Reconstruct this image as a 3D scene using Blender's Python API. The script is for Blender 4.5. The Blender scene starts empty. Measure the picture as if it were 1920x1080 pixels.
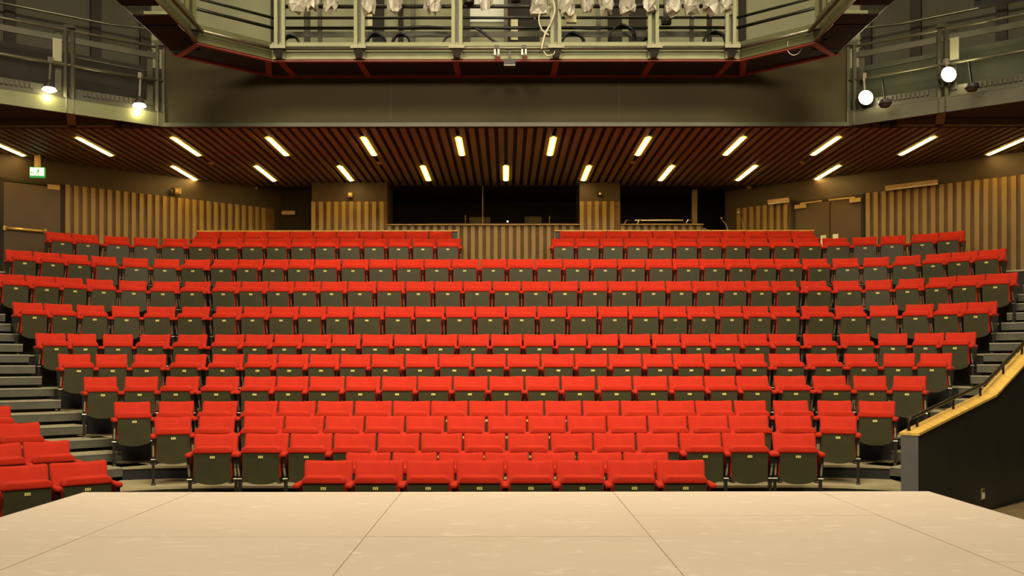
import bpy, bmesh, math, random
from mathutils import Vector, Matrix
random.seed(7)
S = bpy.context.scene
COL = S.collection
F, CX, CY, EYE = 1800.0, 949.0, 685.0, 1.92      # focal length in pixels (1920 wide), principal point, eye height

# ------------------------------------------------------------------ camera, world, lights, exposure
cd = bpy.data.cameras.new('camera'); cam = bpy.data.objects.new('camera', cd); COL.objects.link(cam)
cam.location = (0, 0, EYE); cam.rotation_euler = (math.radians(90), math.radians(0.06), 0)
cd.sensor_width = 36; cd.sensor_fit = 'HORIZONTAL'; cd.lens = F / 1920 * 36
cd.shift_x = (960 - CX) / 1920; cd.shift_y = (CY - 540) / 1920; cd.clip_end = 200
S.camera = cam
S.view_settings.view_transform = 'Standard'; S.view_settings.look = 'None'
S.view_settings.gamma = 1; S.view_settings.use_curve_mapping = False
S.view_settings.exposure = 0.0
S.cycles.use_denoising = True
S.cycles.max_bounces = 6
W = bpy.data.worlds.new('world'); S.world = W; W.use_nodes = True
W.node_tree.nodes['Background'].inputs[0].default_value = (1.0, 0.80, 0.48, 1)
W.node_tree.nodes['Background'].inputs[1].default_value = 0.02

def light(name, kind, loc, aim, power, color, size=1.0, size_y=None, spot=None, blend=0.5):
    d = bpy.data.lights.new(name, kind); d.energy = power; d.color = color
    if kind == 'AREA':
        d.size = size
        if size_y: d.shape = 'RECTANGLE'; d.size_y = size_y
    else:
        d.shadow_soft_size = size
    if kind == 'SPOT':
        d.spot_size = math.radians(spot); d.spot_blend = blend
    o = bpy.data.objects.new(name, d); COL.objects.link(o); o.location = loc
    if aim is not None:
        o.rotation_euler = (Vector(aim) - Vector(loc)).to_track_quat('-Z', 'Y').to_euler()
    return o
WARM = (1.0, 0.86, 0.62)
# the stage wash: work lights on the stage grid, above and in front of the frame
for x in (-5.0, 0.0, 5.0):
    light('stage_wash', 'AREA', (x, 3.2, 8.7), (x * 0.75, 16.5, 2.6), 470, WARM, 2.2, 1.2)
for x in (-5.5, -1.8, 1.8, 5.5):
    l = light('seat_wash', 'AREA', (x, 9.0, 11.3), (x * 1.1, 15.2, 1.8), 185, WARM, 2.6, 1.6); l.data.spread = math.radians(95)

# ------------------------------------------------------------------ helpers
def X_at(px, Y): return (px - CX) * Y / F
def Z_at(py, Y): return EYE + (CY - py) * Y / F

def mat(name, col, rough=0.6, metal=0.0, var=0.0, scale=6.0, bump=0.0, bscale=None, col2=None, spec=0.5, emit=None, estr=0.0, stretch=None, sheen=0.0, alpha=None, trans=None):
    m = bpy.data.materials.new(name); m.use_nodes = True
    nt = m.node_tree; b = nt.nodes['Principled BSDF']
    b.inputs['Base Color'].default_value = (*col, 1); b.inputs['Roughness'].default_value = rough
    b.inputs['Metallic'].default_value = metal; b.inputs['Specular IOR Level'].default_value = spec
    if sheen: b.inputs['Sheen Weight'].default_value = sheen
    if emit: b.inputs['Emission Color'].default_value = (*emit, 1); b.inputs['Emission Strength'].default_value = estr
    if alpha is not None: b.inputs['Alpha'].default_value = alpha
    if trans is not None: b.inputs['Transmission Weight'].default_value = trans
    tc = nt.nodes.new('ShaderNodeTexCoord'); mp = nt.nodes.new('ShaderNodeMapping')
    nt.links.new(tc.outputs['Object'], mp.inputs[0])
    if stretch: mp.inputs['Scale'].default_value = stretch
    if var or col2:
        n = nt.nodes.new('ShaderNodeTexNoise'); n.inputs['Scale'].default_value = scale; n.inputs['Detail'].default_value = 5
        nt.links.new(mp.outputs[0], n.inputs['Vector'])
        mx = nt.nodes.new('ShaderNodeMix'); mx.data_type = 'RGBA'
        c2 = col2 or tuple(max(0, c * (1 - var)) for c in col)
        c1 = col if col2 else tuple(min(1, c * (1 + var)) for c in col)
        mx.inputs['A'].default_value = (*c1, 1); mx.inputs['B'].default_value = (*c2, 1)
        rp = nt.nodes.new('ShaderNodeValToRGB'); rp.color_ramp.elements[0].position = 0.35; rp.color_ramp.elements[1].position = 0.68
        nt.links.new(n.outputs['Fac'], rp.inputs[0]); nt.links.new(rp.outputs[0], mx.inputs['Factor'])
        nt.links.new(mx.outputs['Result'], b.inputs['Base Color'])
    if bump:
        n2 = nt.nodes.new('ShaderNodeTexNoise'); n2.inputs['Scale'].default_value = bscale or scale * 6; n2.inputs['Detail'].default_value = 3
        nt.links.new(mp.outputs[0], n2.inputs['Vector'])
        bp = nt.nodes.new('ShaderNodeBump'); bp.inputs['Strength'].default_value = bump; bp.inputs['Distance'].default_value = 0.01
        nt.links.new(n2.outputs['Fac'], bp.inputs['Height']); nt.links.new(bp.outputs[0], b.inputs['Normal'])
    return m

def M_stage():
    m = mat('stage_ply', (0.60, 0.50, 0.36), 0.62, bump=0.03, bscale=40)
    nt = m.node_tree; b = nt.nodes['Principled BSDF']
    tc = nt.nodes.new('ShaderNodeTexCoord'); mp = nt.nodes.new('ShaderNodeMapping'); mp.inputs['Scale'].default_value = (1.4, 2.6, 1)
    nt.links.new(tc.outputs['Generated'], mp.inputs[0])
    geo = nt.nodes.new('ShaderNodeNewGeometry'); nt.links.new(geo.outputs['Position'], mp.inputs[0])
    n1 = nt.nodes.new('ShaderNodeTexNoise'); n1.inputs['Scale'].default_value = 0.5; n1.inputs['Detail'].default_value = 4
    n2 = nt.nodes.new('ShaderNodeTexNoise'); n2.inputs['Scale'].default_value = 3.1; n2.inputs['Detail'].default_value = 6; n2.inputs['Distortion'].default_value = 0.8
    for n in (n1, n2): nt.links.new(mp.outputs[0], n.inputs['Vector'])
    mx = nt.nodes.new('ShaderNodeMix'); mx.data_type = 'RGBA'
    mx.inputs['A'].default_value = (0.69, 0.585, 0.475, 1); mx.inputs['B'].default_value = (0.78, 0.67, 0.545, 1)
    nt.links.new(n1.outputs['Fac'], mx.inputs['Factor'])
    rp = nt.nodes.new('ShaderNodeValToRGB'); rp.color_ramp.elements[0].position = 0.58; rp.color_ramp.elements[1].position = 0.70
    rp.color_ramp.elements[1].color = (0.45, 0.45, 0.45, 1)
    nt.links.new(n2.outputs['Fac'], rp.inputs[0])
    mx2 = nt.nodes.new('ShaderNodeMix'); mx2.data_type = 'RGBA'; mx2.inputs['B'].default_value = (0.93, 0.85, 0.70, 1)
    nt.links.new(mx.outputs['Result'], mx2.inputs['A']); nt.links.new(rp.outputs[0], mx2.inputs['Factor'])
    nt.links.new(mx2.outputs['Result'], b.inputs['Base Color'])
    return m

MAROON = mat('dark_maroon_paint', (0.020, 0.009, 0.005), 0.9, spec=0.05, var=0.2, scale=3)
RED = mat('red_upholstery', (0.50, 0.021, 0.0045), 0.75, var=0.10, scale=7, bump=0.10, bscale=260, spec=0.2, sheen=0.04)
PANEL = mat('grey_seat_panel', (0.047, 0.045, 0.018), 0.42, var=0.08, scale=4, spec=0.4)
PLATE = mat('brass_plate', (0.95, 0.84, 0.28), 0.4, var=0.1, scale=40)
INK = mat('plate_ink', (0.10, 0.07, 0.02), 0.6, var=0.1)
BLACKM = mat('black_metal', (0.045, 0.040, 0.030), 0.28, metal=0.5, var=0.2, scale=12)
CHROME = mat('hinge_steel', (0.55, 0.50, 0.40), 0.3, metal=0.9, var=0.1, scale=30)
TIER = mat('tier_lino', (0.36, 0.31, 0.17), 0.6, var=0.12, scale=3, bump=0.05)
RISER = mat('tier_black', (0.010, 0.0095, 0.008), 0.7, var=0.2, scale=3)
STEPM = mat('step_grey', (0.085, 0.082, 0.058), 0.55, var=0.15, scale=5)
NOSE = mat('nosing_metal', (0.42, 0.40, 0.30), 0.4, metal=0.3, var=0.1, scale=20)
FLOORM = mat('dark_floor', (0.022, 0.018, 0.012), 0.75, var=0.3, scale=2)
FLOORB = mat('brown_floor', (0.20, 0.14, 0.06), 0.6, var=0.2, scale=2)
PLY = M_stage()
SKIRT = mat('stage_skirt', (0.012, 0.011, 0.010), 0.9, var=0.2, scale=8)
SLAT = mat('slat_wood', (0.27, 0.185, 0.058), 0.5, var=0.14, scale=3, stretch=(6, 6, 0.6), bump=0.04, bscale=20)
SLATBACK = mat('slat_recess_board', (0.150, 0.082, 0.030), 0.65, var=0.15, scale=4)
CSLAT = mat('ceiling_slat_wood', (0.125, 0.088, 0.046), 0.55, var=0.12, scale=3, stretch=(6, 0.6, 6))
CBACK = mat('ceiling_recess_black', (0.022, 0.011, 0.007), 0.8, var=0.2, scale=3)
WALLB = mat('brown_wall_paint', (0.044, 0.029, 0.013), 0.6, var=0.08, scale=2)
DOORM = mat('brown_door', (0.072, 0.046, 0.020), 0.5, var=0.08, scale=2)
DARKW = mat('booth_black', (0.024, 0.017, 0.009), 0.8, var=0.2, scale=2)
FASC = mat('fascia_board', (0.047, 0.037, 0.013), 0.6, spec=0.15, var=0.12, scale=0.5, bump=0.02, bscale=4)
OLIVE = mat('olive_steel', (0.140, 0.142, 0.062), 0.38, metal=0.35, var=0.10, scale=3)
OLIVED = mat('dark_olive_steel', (0.060, 0.055, 0.029), 0.45, metal=0.3, var=0.12, scale=4)
PIPE = mat('rail_pipe', (0.16, 0.15, 0.095), 0.3, metal=0.6, var=0.1, scale=8)
DPIPE = mat('dark_pipe', (0.03, 0.027, 0.018), 0.35, metal=0.4, var=0.15, scale=8)
REDP = mat('red_brown_paint', (0.20, 0.030, 0.014), 0.6, var=0.12, scale=4)
BLACKP = mat('soffit_black', (0.004, 0.004, 0.004), 0.9, var=0.2, scale=4)
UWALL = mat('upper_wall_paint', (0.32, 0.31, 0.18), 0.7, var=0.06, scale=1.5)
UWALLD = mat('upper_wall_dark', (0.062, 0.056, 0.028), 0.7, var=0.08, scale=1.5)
WHITE = mat('pale_board', (0.78, 0.78, 0.66), 0.6, var=0.04, scale=3)
CREAM = mat('cream_plastic', (0.72, 0.66, 0.36), 0.5, var=0.05, scale=10)
PARA = mat('parapet_black', (0.020, 0.019, 0.011), 0.55, var=0.15, scale=1.5)
PARAEND = mat('parapet_end_grey', (0.12, 0.115, 0.105), 0.6, var=0.06, scale=4)
OAK = mat('oak_coping', (0.74, 0.47, 0.10), 0.4, var=0.18, scale=3, stretch=(8, 1, 1))
BRASS = mat('brass_bar', (0.72, 0.48, 0.14), 0.3, metal=0.6, var=0.1, scale=10)
GREYBOX = mat('closer_box', (0.38, 0.27, 0.12), 0.45, metal=0.2, var=0.08, scale=10)
CABLE = mat('black_cable', (0.012, 0.011, 0.010), 0.45, var=0.2, scale=20)
WCABLE = mat('pale_cable', (0.55, 0.50, 0.36), 0.5, var=0.1, scale=20)
PLASTIC = mat('clear_polythene', (0.86, 0.80, 0.62), 0.18, var=0.08, scale=30, bump=1.0, bscale=18, trans=0.55, spec=0.8)
LAMPBODY = mat('lantern_black', (0.022, 0.017, 0.010), 0.55, metal=0.0, var=0.2, scale=10)
TUBE = mat('warm_tube', (1, 0.8, 0.4), 0.4, emit=(1.0, 0.66, 0.20), estr=44.0)
HALO = mat('amber_halo', (1, 0.7, 0.2), 0.4, emit=(1.0, 0.58, 0.05), estr=1.25)  # yellow halo of the soffit lamps, painted as a weak amber glow
BULB = mat('work_bulb', (1, 1, 0.9), 0.4, emit=(1.0, 0.92, 0.55), estr=30.0)
EXITM = mat('exit_face', (0.8, 1, 0.8), 0.4, emit=(0.72, 1.0, 0.62), estr=1.3)
EXITG = mat('exit_green', (0.01, 0.22, 0.05), 0.5, emit=(0.02, 0.30, 0.08), estr=0.7)
SPARK = mat('pilot_lamp', (1, 0.8, 0.4), 0.4, emit=(1.0, 0.75, 0.3), estr=3.0)

class MB:
    def __init__(s): s.v = []; s.f = []
    def add(s, vs, fs):
        o = len(s.v); s.v += [tuple(v) for v in vs]; s.f += [tuple(i + o for i in f) for f in fs]; return s
    def box(s, c, d, M=None):
        x, y, z = d[0] / 2, d[1] / 2, d[2] / 2
        vs = [Vector(p) for p in ((-x,-y,-z),(x,-y,-z),(x,y,-z),(-x,y,-z),(-x,-y,z),(x,-y,z),(x,y,z),(-x,y,z))]
        if M is not None: vs = [M @ v for v in vs]
        c = Vector(c)
        return s.add([v + c for v in vs], [(0,3,2,1),(4,5,6,7),(0,1,5,4),(1,2,6,5),(2,3,7,6),(3,0,4,7)])
    def bar(s, p, q, w, h):                    # box from p to q: w across (horizontal), h up
        p, q = Vector(p), Vector(q); d = q - p; L = d.length; d.normalize()
        up = Vector((0,0,1))
        if abs(d.z) > 0.98: up = Vector((0,1,0))
        a = d.cross(up).normalized(); u = a.cross(d).normalized()
        M = Matrix((a, d, u)).transposed()
        return s.box((p + q) / 2, (w, L, h), M)
    def tube(s, pts, r, n=8, cap=True):
        pts = [Vector(p) for p in pts]; rings = []
        for i, p in enumerate(pts):
            t = (pts[min(i+1, len(pts)-1)] - pts[max(i-1, 0)]).normalized()
            ref = Vector((0,0,1)) if abs(t.z) < 0.9 else Vector((0,1,0))
            a = t.cross(ref).normalized(); b = t.cross(a)
            rr = r[i] if isinstance(r, (list, tuple)) else r
            rings.append([p + (a * math.cos(2*math.pi*k/n) + b * math.sin(2*math.pi*k/n)) * rr for k in range(n)])
        fs = []
        for i in range(len(pts) - 1):
            for k in range(n):
                fs.append((i*n+k, i*n+(k+1) % n, (i+1)*n+(k+1) % n, (i+1)*n+k))
        if cap: fs += [tuple(range(n))[::-1], tuple((len(pts)-1)*n + k for k in range(n))]
        return s.add([v for rg in rings for v in rg], fs)
    def prism(s, poly, z0, z1):                # poly in XY, counter-clockwise
        n = len(poly)
        vs = [(x, y, z0) for x, y in poly] + [(x, y, z1) for x, y in poly]
        return s.add(vs, [tuple(range(n))[::-1], tuple(range(n, 2*n))] + [(i, (i+1) % n, n+(i+1) % n, n+i) for i in range(n)])
    def mesh(s, name, m, smooth=False):
        me = bpy.data.meshes.new(name); me.from_pydata(s.v, [], s.f); me.update()
        for k in (m if isinstance(m, (list, tuple)) else [m]): me.materials.append(k)
        if smooth:
            for p in me.polygons: p.use_smooth = True
        return me
    def build(s, name, m, parent=None, smooth=False):
        return put(name, s.mesh(name, m, smooth), parent)

def put(name, me, parent=None, loc=None, scale=None, rotz=None):
    o = bpy.data.objects.new(name, me); COL.objects.link(o)
    if parent is not None: o.parent = parent
    if loc is not None: o.location = loc
    if scale is not None: o.scale = scale
    if rotz is not None: o.rotation_euler = (0, 0, rotz)
    return o
def tag(o, label, cat, group=None, kind=None):
    o['label'] = label; o['category'] = cat
    if group: o['group'] = group
    if kind: o['kind'] = kind
    return o
def thing(name, label, cat, loc=(0,0,0), rotz=0.0, group=None):
    o = bpy.data.objects.new(name, None); COL.objects.link(o); o.location = loc; o.rotation_euler = (0,0,rotz)
    return tag(o, label, cat, group)
def struct(o, label=None):
    o['kind'] = 'structure'
    if label: o['label'] = label
    return o
def world_part(mb, name, m, root, smooth=False):      # geometry given in world coordinates, parented to a root that may be moved/turned
    o = mb.build(name, m, None, smooth)
    Mi = Matrix.LocRotScale(root.location, root.rotation_euler, root.scale).inverted()
    o.data.transform(Mi); o.parent = root
    return o
def bm_mesh(name, bm, m, smooth=True):
    me = bpy.data.meshes.new(name); bm.to_mesh(me); bm.free(); me.materials.append(m)
    if smooth:
        for p in me.polygons: p.use_smooth = True
    return me
def pad(w, h, t, r, cuts=4, seg=3, only=None):      # soft rectangular pad, x width, z height, y thickness
    bm = bmesh.new(); bmesh.ops.create_cube(bm, size=1.0)
    bmesh.ops.scale(bm, vec=(w, t, h), verts=bm.verts)
    xe = [e for e in bm.edges if abs(e.verts[0].co.x - e.verts[1].co.x) > 1e-4]
    bmesh.ops.subdivide_edges(bm, edges=xe, cuts=cuts, use_grid_fill=True)
    ed = [e for e in bm.edges if len(e.link_faces) == 2 and e.calc_face_angle() > 0.5 and (only is None or only(e))]
    bmesh.ops.bevel(bm, geom=ed, offset=r, segments=seg, profile=0.5, affect='EDGES', clamp_overlap=True)
    return bm

# ------------------------------------------------------------------ structure: floor, tiers, walls, ceiling
struct(MB().box((0, 11, -0.05), (34, 32, 0.1)).build('floor', FLOORM), 'dark floor of the auditorium below stage and seats')
fb = MB().prism([(6.15, 9.0), (9.5, 9.0), (9.5, 15.3), (7.2, 13.34), (6.52, 12.75), (6.15, 12.43)], 0.0, 0.012).build('floor_brown', FLOORB)
struct(fb, 'brown floor strip beside the stage at right')

ROWS = [  # name, centre depth of the back tops, level (risers of 0.175 m), curve start x0, curve constant c, seat pixel spans
 (10.53, 0, 99, 4, [(571,662.5),(666,757),(762,852.5),(855.5,945.5),(949,1039),(1042,1133),(1137,1227),(1229,1321)]),
 (11.46, 0, 99, 4, [(648,732.5),(735.5,819.5),(822,907),(908,992),(996,1079),(1082.5,1166),(1168,1253)]),
 (12.22, 1, 3.4, 3.8, [(364,447),(459.5,542),(544.5,624),(626,705.5),(708,787),(789,867),(869.5,948),(951,1029),(1032,1111),(1112,1190.5),(1192.5,1271),(1273,1352),(1353,1434),(1447.5,1529.5)]),
 (13.10, 2, 3.8, 3.8, [(289,359),(373,441),(457.5,533),(534.5,608),(610,683),(685,759),(761,834),(837.5,910),(914,987),(989,1061),(1063,1136),(1137.5,1212),(1214,1287.5),(1289,1364),(1365,1440),(1452.5,1521),(1537,1607)]),
 (13.94, 3, 4.4, 3.8, [(213,282),(297.5,364),(380.5,445.5),(458,521),(523,592.5),(595,663),(665.5,735.5),(737,807),(808,877.5),(879,949),(950.5,1019),(1021,1090),(1092,1161),(1163,1232),(1233,1302),(1303,1372.5),(1375.5,1436),(1449,1515),(1532,1597),(1609.5,1679)]),
 (14.69, 5, 5.0, 3.8, [(156,219),(234,297),(311,374),(386,449),(457.5,518),(519.5,579),(581,647),(649,714),(716,782),(783,848),(850,915),(917,982),(984,1049.5),(1052,1116),(1119,1184),(1186,1251),(1253,1318),(1319.5,1378),(1379.5,1440),(1450.5,1510),(1523,1585.5),(1599,1662),(1674.5,1737)]),
 (15.54, 7, 5.4, 3.8, [(108,169.5),(179,239),(252.5,312.5),(329,387.5),(399.5,457.5),(464.5,520.5),(522,579.5),(581,637.5),(639,695.5),(697,758),(760,822),(823,885),(887,949),(950.5,1012.5),(1014,1076),(1077.5,1139),(1140.5,1202.5),(1204,1259.5),(1261,1317),(1319,1375.5),(1377,1433),(1441,1499.5),(1511,1570),(1582.5,1641),(1656,1716),(1725.5,1786)]),
 (16.42, 9, 5.8, 3.8, [(65.5,123),(125.5,180.5),(192.5,250),(263,320),(334,389),(403,459),(460.5,513),(515,568),(569,622),(623,677),(679,737.5),(739,798),(799,858),(859,918),(920,979.5),(981,1039),(1041,1100),(1101,1159),(1161,1219),(1222,1274.5),(1276,1329.5),(1331,1383),(1384,1438),(1441,1493),(1505,1560),(1574,1631),(1646,1702),(1714,1771),(1773,1831)]),
 (17.22, 12, 5.9, 3.8, [(23,80),(82,135.5),(143,196),(209.5,262),(275.5,329.5),(342,394),(405.5,455),(457.5,507.5),(509,561),(562.5,612.5),(613.5,663),(664.5,721),(722,777.5),(778.5,834),(835.5,891),(892,948),(949.5,1006),(1007,1062),(1063,1119.5),(1121,1177),(1178,1234),(1235,1286),(1287.5,1338),(1339,1390),(1392,1440),(1443,1493),(1502,1554),(1565.5,1619),(1630.5,1684.5),(1698,1751),(1759,1814),(1815,1871)]),
 (18.07, 15, 6.1, 3.8, [(-11,46),(47.5,102),(103,155),(161,212),(223,275),(287,337.5),(347,395.5),(404,452.5),(454,504),(505,552.5),(553.5,602.5),(603.5,652),(653,706.5),(707.5,760),(761,814),(815,868),(869,922.5),(924,977),(978,1030),(1031,1084),(1086,1139),(1140,1193),(1194,1247),(1248,1296),(1297,1345),(1346,1395.5),(1397,1442.5),(1445,1492.5),(1500.5,1549.5),(1561,1611),(1622,1672.5),(1685,1734),(1742.5,1794),(1795,1848),(1849,1909)]),
 (19.04, 18, 6.2, 4.6, [(9,60),(62,112),(114,165),(170.5,218),(229.5,278),(289.5,337),(348,395),(401,447.5),(448.5,494),(496,542),(543,590),(591,640),(642,692),(693,743.5),(744.5,795),(796,846.5),(847.5,898),(901,950),(951,1002),(1003,1054.5),(1055.5,1105.5),(1107,1157),(1158,1209),(1210,1259.5),(1260.5,1310),(1311,1357),(1358,1405),(1406,1450.5),(1451.5,1499),(1504,1550.5),(1561,1609),(1619,1668),(1679,1727.5),(1736,1784),(1785,1835),(1836,1887.5)]),
 (19.92, 21, 6.4, 6.0, [(85,132.5),(134,184),(195,242),(251,297),(307,353),(361,409),(414,457),(458.5,503),(504,547.5),(549,592.5),(593.5,637),(638.5,682),(683.5,727.5),(729,772.5),(774,817.5),(819,864),
                        (1034,1077.5),(1078.5,1124),(1125,1168),(1170,1214),(1215,1259),(1260,1305),(1306,1350),(1351,1394.5),(1395.5,1439),(1441,1484),(1487,1535),(1542,1589),(1598,1644),(1652,1699),(1711,1761),(1762,1810)]),
 (20.84, 22.6, 99, 6.0, [(371,414),(415,457.5),(459,501),(502,544),(545,587.5),(589,631),(632,674),(675,717),(718,760),(761,803.5),(805,847),
                        (1050.5,1093.5),(1094.5,1136.5),(1137.5,1180),(1181,1223),(1224,1266),(1267,1309),(1310,1352),(1353,1395),(1396,1436.5),(1437.5,1481),(1482,1524.5)]),
]
def sag(k, x):
    x0, c = ROWS[k][2], ROWS[k][3]; u = abs(x) - x0
    if u <= 0: return 0.0
    return u*u/c if u < c/2 else c/4 + (u - c/2)
def row_point(k, px):
    Y = ROWS[k][0]
    for _ in range(12): Y = 0.5 * Y + 0.5 * (ROWS[k][0] - sag(k, X_at(px, Y)))
    return Vector((X_at(px, Y), Y))
RISE = 0.175
FRONT = 0.58
S_END = 7.92                                   # tiers end where Y - |X| = S_END
def tier_end(k, off):
    x = 3.0
    while ROWS[k][0] - off - sag(k, x) - x > (S_END if k > 3 else 6.6): x += 0.02
    return x
def tier_edge(k, off, n=36):
    xe = tier_end(k, off)
    xs = [-xe + 2*xe*i/n for i in range(n + 1)]
    return [(x, ROWS[k][0] - off - sag(k, x)) for x in xs]
for k in range(2, 13):
    top = ROWS[k][1] * RISE; bot = ROWS[k-1][1] * RISE - 0.03
    a = tier_edge(k, FRONT)
    if k < 12: b = tier_edge(k + 1, FRONT - 0.04)
    else: b = [(x, 24.8) for x, y in a]
    n = len(a); mb = MB()
    vs = [(x, y, top) for x, y in a] + [(x, y, top) for x, y in b] + [(x, y, bot) for x, y in a] + [(x, y, bot) for x, y in b]
    fs = [(i, i+1, n+i+1, n+i) for i in range(n-1)]
    nt_ = len(fs)
    fs += [(2*n+i, 2*n+i+1, i+1, i) for i in range(n-1)]
    fs += [(0, n, 3*n, 2*n), (n-1, 2*n+n-1, 3*n+n-1, n+n-1)]
    fs += [(n+i, n+i+1, 3*n+i+1, 3*n+i) for i in range(n-1)]
    mb.add(vs, fs); me = mb.mesh('seating_tier', [TIER, RISER])
    for i, p in enumerate(me.polygons): p.material_index = 0 if i < nt_ else 1
    t = struct(put('seating_tier', me)); t['label'] = 'beige topped seating tier with black riser under row %d' % (k + 1)
    nb = MB()
    for i in range(n-1):
        nb.bar((a[i][0], a[i][1] - 0.005, top - 0.012), (a[i+1][0], a[i+1][1] - 0.005, top - 0.012), 0.02, 0.03)
    nb.build('tier_nosing', TIER, t)

# ---- walls
def wall_xy(ax, sg):                            # the slanting side walls
    return Vector((sg * ax, 20.0 + (9.3 - ax) * 0.87))
def slab(p, q, z0, z1, th=0.08):                # vertical slab between plan points, front face on p-q, thickness behind (away from camera)
    p, q = Vector(p), Vector(q); d = (q - p).normalized(); nrm = Vector((-d.y, d.x))
    if nrm.y < 0: nrm = -nrm
    poly = [p, q, q + nrm * th, p + nrm * th]
    area = sum(poly[i].x * poly[(i+1) % 4].y - poly[(i+1) % 4].x * poly[i].y for i in range(4))
    if area < 0: poly = poly[::-1]
    return MB().prism([tuple(v) for v in poly], z0, z1)
unit_slat = MB().box((0, 0, 0.5), (1, 1, 1)).mesh('slat', SLAT)
def slats(parent, p, q, z0, z1, period=0.171, w=0.092, dep=0.05, me=None):
    p, q = Vector(p), Vector(q); d = q - p; L = d.length; d.normalize(); nrm = Vector((-d.y, d.x))
    if nrm.y > 0: nrm = -nrm
    n = int((L - w) / period) + 1
    for i in range(n):
        c = p + d * (w / 2 + i * period) + nrm * dep / 2
        put('slat', me or unit_slat, parent, (c.x, c.y, z0), (w, dep, z1 - z0), math.atan2(d.y, d.x))
CEIL = 6.17
SLT = 5.70
for sg, side in ((-1, 'left'), (1, 'right')):
    wl = struct(slab(wall_xy(5.35, sg), wall_xy(13.5, sg), 0, CEIL + 0.1).build('wall_' + side, WALLB), 'brown slatted side wall on the %s behind the seats' % side)
    if sg < 0:
        bd = slab(wall_xy(5.6, sg) - Vector((0, 0.012)), wall_xy(9.22, sg) - Vector((0, 0.012)), 3, SLT, 0.01).build('recess_board', SLATBACK, wl)
        slats(wl, wall_xy(9.22, sg) - Vector((0, .012)), wall_xy(5.7, sg) - Vector((0, .012)), 3.2, SLT)
        slats(wl, wall_xy(13.3, sg), wall_xy(10.4, sg), 2.0, SLT)
    else:
        for a0, a1 in ((7.95, 13.3), (5.6, 6.62)):
            slab(wall_xy(a0, sg) - Vector((0, 0.012)), wall_xy(a1, sg) - Vector((0, 0.012)), 2.0, SLT, 0.01).build('recess_board', SLATBACK, wl)
            slats(wl, wall_xy(a0, sg) - Vector((0, .012)), wall_xy(a1, sg) - Vector((0, .012)), 2.6, SLT)

def on_wall(px, sg, out=0.03):                  # plan point of the side wall met through image column px, brought forward by out
    k = abs(px - CX) / F; ax = 28.091 * k / (1 + 0.87 * k)
    v = wall_xy(ax, sg); return v + Vector((-sg * 0.656, -0.755)) * out
def door_box(name, pa, pb, z0, z1, th, m, parent=None):
    return slab(pa, pb, z0, z1, th).build(name, m, parent)
# left exit door
d1 = struct(door_box('door_1', on_wall(6, -1, .05), on_wall(112, -1, .05), 3.3, 5.62, 0.05, DOORM), 'brown exit door with brass push bar at far left')
a, b = on_wall(6, -1, .13), on_wall(82, -1, .13)
MB().tube([(a.x, a.y, 4.68), (b.x, b.y, 4.68)], 0.028, 8).build('push_bar', BRASS, d1, True)
for v, w in ((on_wall(6, -1, .05), a), (on_wall(82, -1, .05), b)):
    MB().bar((v.x, v.y, 4.68), (w.x, w.y, 4.68), 0.05, 0.09).build('bar_bracket', BRASS, d1)
a, b = on_wall(88, -1, .06), on_wall(111, -1, .06)
slab(a, b, 5.57, 5.67, -0.0 + 0.06).build('door_closer', GREYBOX, d1)
for pa, pb in ((112, 119), (0, 6)):
    door_box('door_frame', on_wall(pa, -1, .04), on_wall(pb, -1, .04), 3.3, 5.7, 0.04, DARKW, d1)
door_box('door_frame', on_wall(0, -1, .04), on_wall(119, -1, .04), 5.64, 5.7, 0.04, DARKW, d1)
# right double door
d2 = struct(bpy.data.objects.new('door_2', None), 'brown double door with two closers behind the right seats'); COL.objects.link(d2)
for pa, pb in ((1494, 1557), (1559, 1616)):
    lf = door_box('door_leaf', on_wall(pa, 1, .05), on_wall(pb, 1, .05), 3.6, 5.62, 0.05, DOORM, d2)
    u = 1541 if pa < 1500 else 1564
    door_box('push_plate', on_wall(u, 1, .07), on_wall(u + 10, 1, .07), 4.55, 4.86, 0.02, WHITE, lf)
    u = 1494 if pa < 1500 else 1597
    door_box('door_closer', on_wall(u, 1, .12), on_wall(u + 21, 1, .12), 5.52, 5.61, 0.06, GREYBOX, lf)
    z = 5.63
    a, b = on_wall(u + 10, 1, .10), on_wall(u + (50 if pa < 1500 else -40), 1, .08)
    MB().bar((a.x, a.y, z), (b.x, b.y, z + .01), 0.02, 0.03).build('closer_arm', GREYBOX, lf)
for pa, pb in ((1488, 1494), (1616, 1621)):
    door_box('door_frame', on_wall(pa, 1, .04), on_wall(pb, 1, .04), 3.6, 5.7, 0.04, DARKW, d2)
door_box('door_frame', on_wall(1488, 1, .04), on_wall(1621, 1, .04), 5.64, 5.7, 0.04, DARKW, d2)
# unlit strip fittings over the right wall, camera on the left wall
for pa, pb, lab in ((1666, 1763, 'long unlit strip light over the slats of the right wall'), (1447, 1485, 'short unlit strip light left of the double door')):
    a, b = on_wall(pa, 1, .16), on_wall(pb, 1, .16)
    t = thing('strip_light', lab, 'light', (a.x, a.y, 5.73))
    m = MB(); m.bar((a.x, a.y, 5.75), (b.x, b.y, 5.75), 0.09, 0.07); world_part(m, 'housing', GREYBOX, t)
    m = MB(); m.bar((a.x, a.y, 5.70), (b.x, b.y, 5.70), 0.05, 0.03); world_part(m, 'diffuser_or_halo', WHITE, t)
    m = MB()
    for f in (.25, .75):
        c = a.lerp(b, f); e = c + Vector((.656, .755)) * 0.17
        m.bar((c.x, c.y, 5.75), (e.x, e.y, 5.75), 0.03, 0.03)
    world_part(m, 'bracket', BLACKM, t)

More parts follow.
